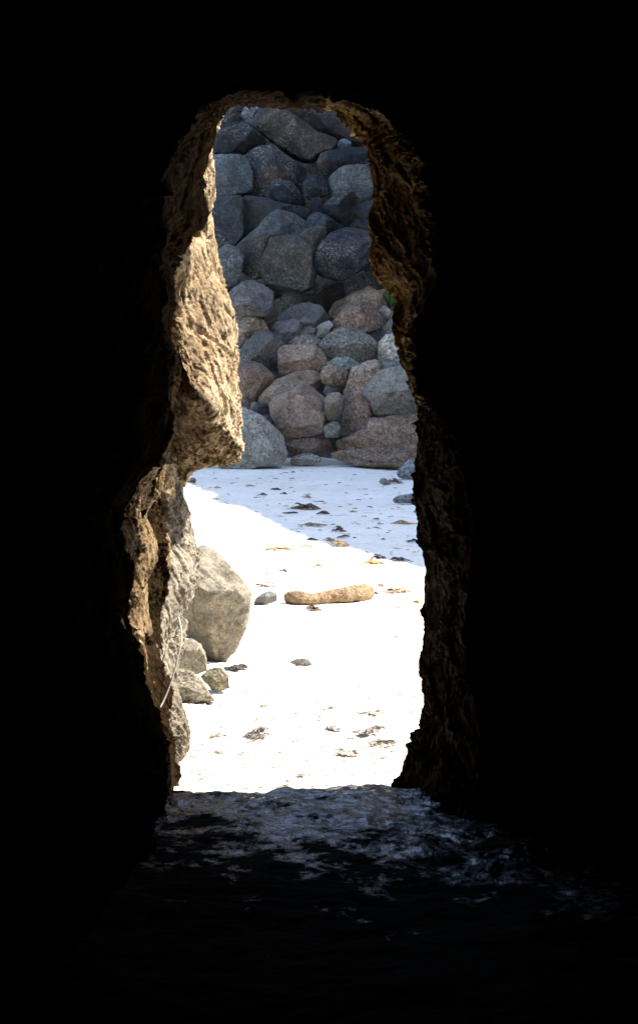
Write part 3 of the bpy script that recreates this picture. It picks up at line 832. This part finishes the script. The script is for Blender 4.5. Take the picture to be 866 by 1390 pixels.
# stones on the sand, each standing at the distance of its foot
def beach_rock(name, poly, foot_y, label, tint, dd=0.0, **kw):
    kw.setdefault('mtl', M_granite_near)
    d = ground(433, foot_y)[1] + dd
    return rock(name, poly, d, label, tint, **kw)

ZB = lambda pts: [(170 + x / 3.233, 650 + y / 3.233) for x, y in pts]
ZS = lambda pts: [(330 + x / 3.464, 600 + y / 3.464) for x, y in pts]
ZM = lambda pts: [(330 + x / 3.331, 740 + y / 3.331) for x, y in pts]
LIT = (0.145, 0.126, 0.092)
beach_rock('boulder', ZB([(235,480),(262,400),(290,330),(330,292),(380,310),(440,360),(500,430),(540,500),(556,560),(530,650),(490,735),(430,825),(380,862),(345,820),(300,740),(245,690),(230,600)]), 905,
           'big sunlit egg-shaped boulder with a dark underside, beside the left rock wall', LIT, 0.25, thick=0.6, sub=6,
           hard=0.85, facets=[(0.25,-0.45,0.85,0.70),(-0.42,-0.74,-0.52,0.45),(0.35,-0.8,-0.45,0.6)], nf=0, rough=1.3)
beach_rock('boulder', ZB([(215,740),(240,710),(285,700),(330,720),(355,775),(362,840),(320,858),(260,840),(215,820)]), 918,
           'sunlit rounded stone tucked under the big egg-shaped boulder', LIT, 0.0, sub=5, facets=[(0.3,-0.9,-0.2,0.6),(0,-0.4,0.9,0.7)], nf=1)
beach_rock('boulder', ZB([(330,865),(370,835),(420,825),(455,870),(458,920),(430,932),(380,925),(350,890)]), 938,
           'small olive-brown square stone at the foot of the big egg-shaped boulder', (0.13,0.115,0.07), 0.0, sub=5, nf=3)
beach_rock('boulder', ZB([(190,850),(230,830),(290,845),(345,880),(395,950),(400,980),(330,975),(260,985),(190,970)]), 952,
           'low sunlit flat rock in front of the small olive-brown stone', LIT, 0.05, sub=5, nf=3, rough=1.5)
beach_rock('boulder', ZB([(200,960),(240,990),(262,1080),(258,1180),(240,1230),(210,1200),(190,1080)]), 1032,
           'narrow grey-brown slab leaning at the foot of the left rock wall', (0.15,0.125,0.095), 0.0, sub=5, nf=2, rough=1.5)
beach_rock('stone', ZM([(42,272),(55,242),(85,220),(118,205),(152,215),(158,258),(100,268)]), 822,
           'grey wedge-shaped stone on the sand left of the orange log', (0.12,0.115,0.11), 0.0, cat='stone', sub=4, nf=3)
beach_rock('stone', ZM([(205,530),(240,514),(290,512),(310,530),(325,550),(280,550),(240,542)]), 904,
           'small smooth grey stone half buried alone in the bright sand', (0.13,0.12,0.11), 0.0, cat='stone', sub=4, nf=0)
beach_rock('stone', ZS([(715,150),(740,110),(775,82),(815,85),(850,120),(850,172),(780,176),(730,168)]), 651,
           'blue-grey stone against the cave mouth edge, at the far end of the sand', (0.15,0.16,0.17), 0.0, cat='stone', sub=4, nf=3, mtl=M_granite)
beach_rock('stone', ZS([(690,275),(720,255),(790,243),(860,248),(860,285),(780,288),(710,287)]), 683,
           'flat grey stone lying on the shaded sand near the right wall', (0.15,0.15,0.145), 0.0, cat='stone', sub=4, nf=1, mtl=M_granite)
beach_rock('stone', ZS([(795,322),(815,310),(860,308),(860,332),(810,332)]), 696,
           'small grey stone just below the flat grey stone by the right wall', (0.14,0.14,0.14), 0.0, cat='stone', sub=4, nf=1, mtl=M_granite)
beach_rock('stone', ZS([(218,108),(222,78),(250,58),(310,52),(360,68),(374,90),(330,105),(270,112)]), 632,
           'low tan stone on the sand at the foot of the reddish ledge', PALE, -0.15, cat='stone', sub=4, nf=2, mtl=M_granite)
beach_rock('stone', ZS([(638,190),(645,172),(665,168),(690,185),(695,200),(660,203)]), 659,
           'small pale stone beside the brown weed clump on the shaded sand', PALE, 0.0, cat='stone', sub=4, nf=1, mtl=M_granite)
beach_rock('stone', [(252,655),(256,650),(264,648),(267,652),(264,657),(256,657)], 657,
           'small brown stone on shaded sand just under the overhanging rock', RUST, 0.0, cat='stone', sub=4, nf=1, mtl=M_granite)

# ------------------------------------------------------------------ the orange log
def log():
    pts = [ground(388, 811, .04), ground(402, 812, .042), ground(420, 814, .036), ground(445, 811, .042), ground(470, 807, .056), ground(490, 805, .056), ground(503, 803, .05)]
    pts = [(x, y, z) for x, y, z in pts]
    path = np.array(pts)
    t = np.linspace(0, len(path) - 1, 160)
    cl = cr(path, t)
    rads = np.interp(t, [0, .25, 1, 2, 3, 4, 5, 5.6, 6], [0.012, 0.036, 0.045, 0.042, 0.039, 0.046, 0.052, 0.045, 0.012])
    tan = np.gradient(cl, axis=0); tan /= np.linalg.norm(tan, axis=1)[:, None]
    up = np.array([0, 0, 1.0])
    sd = np.cross(tan, up); sd /= np.linalg.norm(sd, axis=1)[:, None]
    up2 = np.cross(sd, tan)
    a = np.linspace(0, 2 * math.pi, 64, endpoint=False)
    dirs = np.cos(a)[None, :, None] * sd[:, None] + np.sin(a)[None, :, None] * up2[:, None]
    g = cl[:, None] + dirs * rads[:, None, None]
    p = g.reshape(-1, 3)
    d = fbm(p * 9, 3) * 0.011 + fbm(p * 40, 3) * 0.004 + np.abs(pnoise(p * 75)) * 0.008
    g = g + dirs * d.reshape(g.shape[:2] + (1,))
    V = g.reshape(-1, 3)
    return V, grid_faces(*g.shape[:2], wrap=True)
V, F = log()
tag(link('driftwood_log', V, F, M_log, (V[:, 0].mean(), V[:, 1].mean(), V[:, 2].min())), 'shaggy orange-brown log lying across the sunlit sand', 'log')

# ------------------------------------------------------------------ seaweed
def weed_mesh(px, py, wpx, hgt, n, rg, curl=1.0, zlift=0.0):
    """A tangle of n flat curled ribbons lying on the sand, wpx photo pixels wide."""
    x0, y0, _ = ground(px, py)
    wid = wpx / FPX * y0
    Vs, Fs, off = [], [], 0
    for k in range(n):
        L = wid * rg.uniform(0.45, 1.0) if n > 1 else wid
        cx = x0 + (rg.uniform(-0.5, 0.5) * (wid - L) if n > 1 else 0)
        cy = y0 + rg.gauss(0, 0.18) * min(wid, .5)
        ang = rg.gauss(0, 0.35) * curl
        m = 14
        ph, fr = rg.uniform(0, 6.3), rg.uniform(1, 2.6)
        rw = min(rg.uniform(0.006, 0.016) * (1 + 0.04 * y0), 0.22 * L)
        roll = rg.uniform(-1, 1)
        lift = rg.uniform(0.15, 0.75) * hgt
        for i in range(m):
            u = i / (m - 1)
            s = (u - 0.5) * L
            bx = cx + s * math.cos(ang) - math.sin(ang) * 0.09 * L * math.sin(fr * 3.1 * u + ph)
            by = cy + s * math.sin(ang) + math.cos(ang) * 0.12 * L * math.sin(fr * 3.1 * u + ph) * curl
            bz = sand_z(bx, by) + 0.006 + zlift + lift * math.sin(math.pi * u) * (0.6 + 0.4 * math.sin(5 * u + ph))
            ww = rw * math.sin(math.pi * min(max(u, 0.06), 0.94)) ** 0.5
            r2 = roll + 1.5 * math.sin(3 * u + ph)
            dx, dy, dz = 0.3 * ww, ww * math.cos(r2), 0.5 * ww * abs(math.sin(r2))
            tq = 0.0025
            Vs += [(bx - dx, by - dy, bz), (bx + dx, by + dy, bz + dz), (bx + dx, by + dy, bz + dz + tq), (bx - dx, by - dy, bz + tq)]
        for i in range(m - 1):
            b = off + 4 * i
            for j in range(4):
                Fs.append((b + j, b + (j + 1) % 4, b + 4 + (j + 1) % 4, b + 4 + j))
        off += 4 * m
    return np.array(Vs), np.array(Fs)

BRN = (0.10, 0.055, 0.03); BLK = (0.04, 0.032, 0.03); OCH = (0.32, 0.19, 0.06); OLV = (0.24, 0.19, 0.115); TAN = (0.34, 0.25, 0.16)
W = [ # px, py, width, height m, ribbons, colour, name, label
 (414,692,52,.13,16,BRN,'seaweed_clump','largest dark seaweed clump on the shaded sand, with bits sticking up'),
 (438,697,24,.05,7,BLK,'seaweed_clump','dark seaweed tail just right of the largest clump'),
 (394,697,26,.02,4,BLK,'seaweed_strand','thin dark strand just left of the largest clump'),
 (460,722,26,.10,9,BRN,'seaweed_clump','brown lumpy seaweed on shaded sand, right of centre above the shadow edge'),
 (466,730,22,.03,4,BRN,'seaweed_strand','brown strand just below the lumpy seaweed'),
 (460,742,34,.07,7,OCH,'seaweed_clump','ochre seaweed piece at the edge of the shadow'),
 (532,656,34,.11,10,BRN,'seaweed_clump','brown weed clump beside a small pale stone, far right of the shaded sand'),
 (340,661,18,.04,4,OCH,'seaweed_strand','ochre strand near the large pale boulder foot'),
 (356,673,18,.04,4,BRN,'seaweed_strand','brown strand in the far left shaded sand, nearest the ochre strand'),
 (376,666,22,.04,5,BLK,'seaweed_strand','dark strand in the middle of the far shaded sand'),
 (385,672,14,.03,4,BLK,'seaweed_strand','short dark strand just below right of the dark mid strand'),
 (397,642,10,.05,4,BRN,'seaweed_clump','tiny brown tuft in front of the low tan stone'),
 (396,649,10,.05,3,OCH,'seaweed_clump','tiny ochre tuft, second below the low tan stone'),
 (418,676,24,.05,4,OCH,'seaweed_strand','ochre strand above the largest seaweed clump'),
 (432,682,24,.02,2,BLK,'seaweed_strand','thin dark twig right above the largest seaweed clump'),
 (425,714,46,.04,7,OLV,'seaweed_strand','long forked olive strands below the largest clump'),
 (422,734,22,.02,3,BLK,'seaweed_strand','thin black strand at the shadow edge, centre'),
 (446,735,24,.03,3,OCH,'seaweed_strand','thin ochre strand at the shadow edge, right of the black one'),
 (414,745,26,.07,6,TAN,'seaweed_clump','tan weed lump on the first bright sand under the shadow edge'),
 (378,748,62,.05,7,OCH,'seaweed_strand','long ochre wrack line in bright sand left of the tan lump'),
 (480,695,12,.03,3,OCH,'seaweed_strand','small ochre bit alone on the shaded sand, right of the largest clump'),
 (502,688,10,.02,2,BLK,'seaweed_strand','tiny dark twig alone, upper right of the shaded sand'),
 (510,704,13,.04,4,BRN,'seaweed_strand','short brown curl on shaded sand near the right wall'),
 (514,711,7,.04,3,OCH,'seaweed_strand','ochre dot of weed just below the short brown curl'),
 (549,711,46,.05,7,OCH,'seaweed_strand','long ochre strand reaching to the right wall in the shade'),
 (510,718,12,.02,2,BLK,'seaweed_strand','thin black twig below the ochre dot'),
 (481,732,8,.02,2,BLK,'seaweed_strand','tiny black twig left of centre right, in the shade'),
 (520,733,9,.03,3,BLK,'seaweed_strand','small black bit in the shade below the thin black twig'),
 (556,736,32,.02,3,BLK,'seaweed_strand','long thin black line in the shade by the right wall'),
 (514,756,26,.06,7,BLK,'seaweed_clump','black seaweed pair at the lower right edge of the shadow'),
 (542,759,44,.04,6,BLK,'seaweed_strand','black string along the lower right shadow edge, touching the right wall'),
 (507,763,40,.04,5,OCH,'seaweed_strand','ochre string right under the black seaweed pair'),
 (538,768,9,.04,4,TAN,'seaweed_clump','tan tuft in bright sand below the black string'),
 (432,771,16,.05,5,OCH,'seaweed_clump','ochre curl in bright sand above the log'),
 (384,777,14,.03,4,BLK,'seaweed_strand','dark curl in bright sand, up and left of the log'),
 (361,781,9,.04,3,OCH,'seaweed_clump','ochre tuft in bright sand, left of the dark curl'),
 (411,786,8,.04,3,OCH,'seaweed_clump','ochre tuft just above the left part of the log'),
 (358,796,46,.03,4,BRN,'seaweed_strand','long brown twig lying above the grey wedge stone'),
 (425,829,24,.05,8,BRN,'seaweed_clump','brown weed knot just below the log'),
 (498,806,34,.03,8,BLK,'seaweed_strand','black weed caught under the right end of the log'),
 (450,816,60,.015,7,BLK,'seaweed_strand','dark strands lying along the front foot of the log'),
 (540,804,44,.04,10,TAN,'seaweed_clump','tan scatter of weed right of the log'),
 (516,797,18,.04,5,TAN,'seaweed_clump','tan curl just off the right tip of the log'),
 (541,829,10,.03,4,OLV,'seaweed_clump','olive tuft in bright sand near the right wall, below the tan scatter'),
 (561,822,22,.02,4,OCH,'seaweed_strand','ochre strand touching the right wall in bright sand'),
 (537,869,12,.03,3,BRN,'seaweed_strand','short brown twig in the open bright sand at right'),
 (435,859,14,.01,2,OLV,'seaweed_strand','faint thin twig in the open bright sand above the half-buried stone'),
 (320,906,34,.03,8,BLK,'seaweed_clump','black ribbons standing in for the shadow at the foot of the big egg-shaped boulder'),  # ribbons added to paint the thin cast shadow under the boulder
 (275,948,34,.04,9,BLK,'seaweed_clump','dark weed on the low flat rock at left'),
 (253,951,8,.03,3,OCH,'seaweed_clump','orange leaf of weed beside the low flat rock'),
 (357,960,18,.02,5,OLV,'seaweed_strand','upper left olive weed dash in the near sand'),
 (446,961,22,.02,5,OLV,'seaweed_strand','upper middle olive weed dash in the near sand'),
 (504,967,44,.03,10,OLV,'seaweed_clump','flat olive weed mat at the upper right of the near sand'),
 (301,996,44,.015,5,OLV,'seaweed_strand','thin olive line left of the brown weed mat in the near sand'),
 (348,997,42,.04,14,BRN,'seaweed_clump','thick brown weed mat in the near sand, left of centre'),
 (342,1012,22,.02,6,OLV,'seaweed_strand','small olive dash under the brown weed mat'),
 (455,990,28,.03,8,BRN,'seaweed_clump','brown weed piece at the left end of the near sand row on the right'),
 (500,993,52,.03,11,BRN,'seaweed_clump','broken brown weed row in the near sand at right'),
 (519,1013,54,.04,16,OLV,'seaweed_clump','thick olive weed mat by the foot of the right wall'),
 (472,1026,42,.02,7,OLV,'seaweed_strand','loose olive strands left below the thick olive mat'),
 (404,1007,12,.03,5,TAN,'seaweed_clump','tan tuft in the middle of the near sand'),
 (521,1035,16,.02,4,OLV,'seaweed_strand','short olive dash under the thick olive mat'),
 (408,1061,15,.03,6,BLK,'seaweed_clump','small black tuft just before the cave threshold'),
 (297,1028,20,.03,6,OLV,'seaweed_clump','grey-olive tuft in the near sand at left'),
 (263,1036,14,.03,4,OCH,'seaweed_strand','yellow ochre leaf near the left foot of the cave mouth'),
 (562,966,18,.02,5,OLV,'seaweed_strand','olive dash touching the right wall in the near sand'),
 (295,664,13,.03,4,OCH,'seaweed_strand','ochre leaf at the far left where shade begins'),
 (263,681,8,.03,3,OCH,'seaweed_clump','yellow leaf in bright sand under the overhanging rock'),
 (292,678,16,.03,4,TAN,'seaweed_strand','tan strand at the shadow edge near the overhanging rock'),
]
for k, (px, py, wd, hg, n, col, nm, lab) in enumerate(W):
    rg = random.Random(900 + k)
    if py < 770:
        wd *= 0.85
        hg *= 0.7
    if py > 940:
        hg *= 0.35
        col = tuple(c * 0.5 + 0.15 for c in col)
        wd *= 0.9
    V, F = weed_mesh(px, py, wd, hg, n, rg)
    tag(link(nm, V, F, M_weed, (V[:, 0].mean(), V[:, 1].mean(), V[:, 2].min()), smooth=False, tint=col), lab, 'seaweed', 'seaweed scattered on the sand')

# crumbs nobody could count
rg = random.Random(4)
Vs, Fs, off = [], [], 0
for k in range(900):
    py = rg.choice([rg.uniform(640, 770), rg.uniform(740, 1000), rg.uniform(930, 1075), rg.uniform(930, 1120)])
    px = rg.uniform(235, 585)
    V, F = weed_mesh(px, py, rg.uniform(1.5, 8), 0.004, rg.choice([1, 1, 2]), rg)
    Vs.append(V); Fs.append(F + off); off += len(V)
o = link('seaweed_crumbs', np.concatenate(Vs), np.concatenate(Fs), M_weed, smooth=False, tint=(0.16, 0.11, 0.065))
o['kind'] = 'stuff'

# ------------------------------------------------------------------ the green plant by the right edge of the pile
rg = random.Random(11)
base = np.array(P(538, 418, 31.6))
Vs, Fs = [], []
for k in range(70):
    a = rg.uniform(0, 6.28); el = rg.uniform(0.2, 1.3); L = rg.uniform(0.18, 0.42)
    dirv = np.array([math.cos(a) * math.cos(el), math.sin(a) * math.cos(el), math.sin(el)])
    st = base + np.array([rg.gauss(0, 0.12), rg.gauss(0, 0.1), 0])
    sd = np.cross(dirv, (0.1, 0.2, 1)); sd /= np.linalg.norm(sd)
    wv = sd * L * 0.16
    i = len(Vs)
    Vs += [st, st + dirv * L * .5 + wv, st + dirv * L - np.array([0, 0, .25 * L]), st + dirv * L * .5 - wv]
    Fs.append((i, i + 1, i + 2, i + 3))
tag(link('leafy_plant', np.array(Vs), np.array(Fs), M_green, tuple(base), smooth=False), 'small green plant growing between rocks at the right edge of the pile', 'plant')
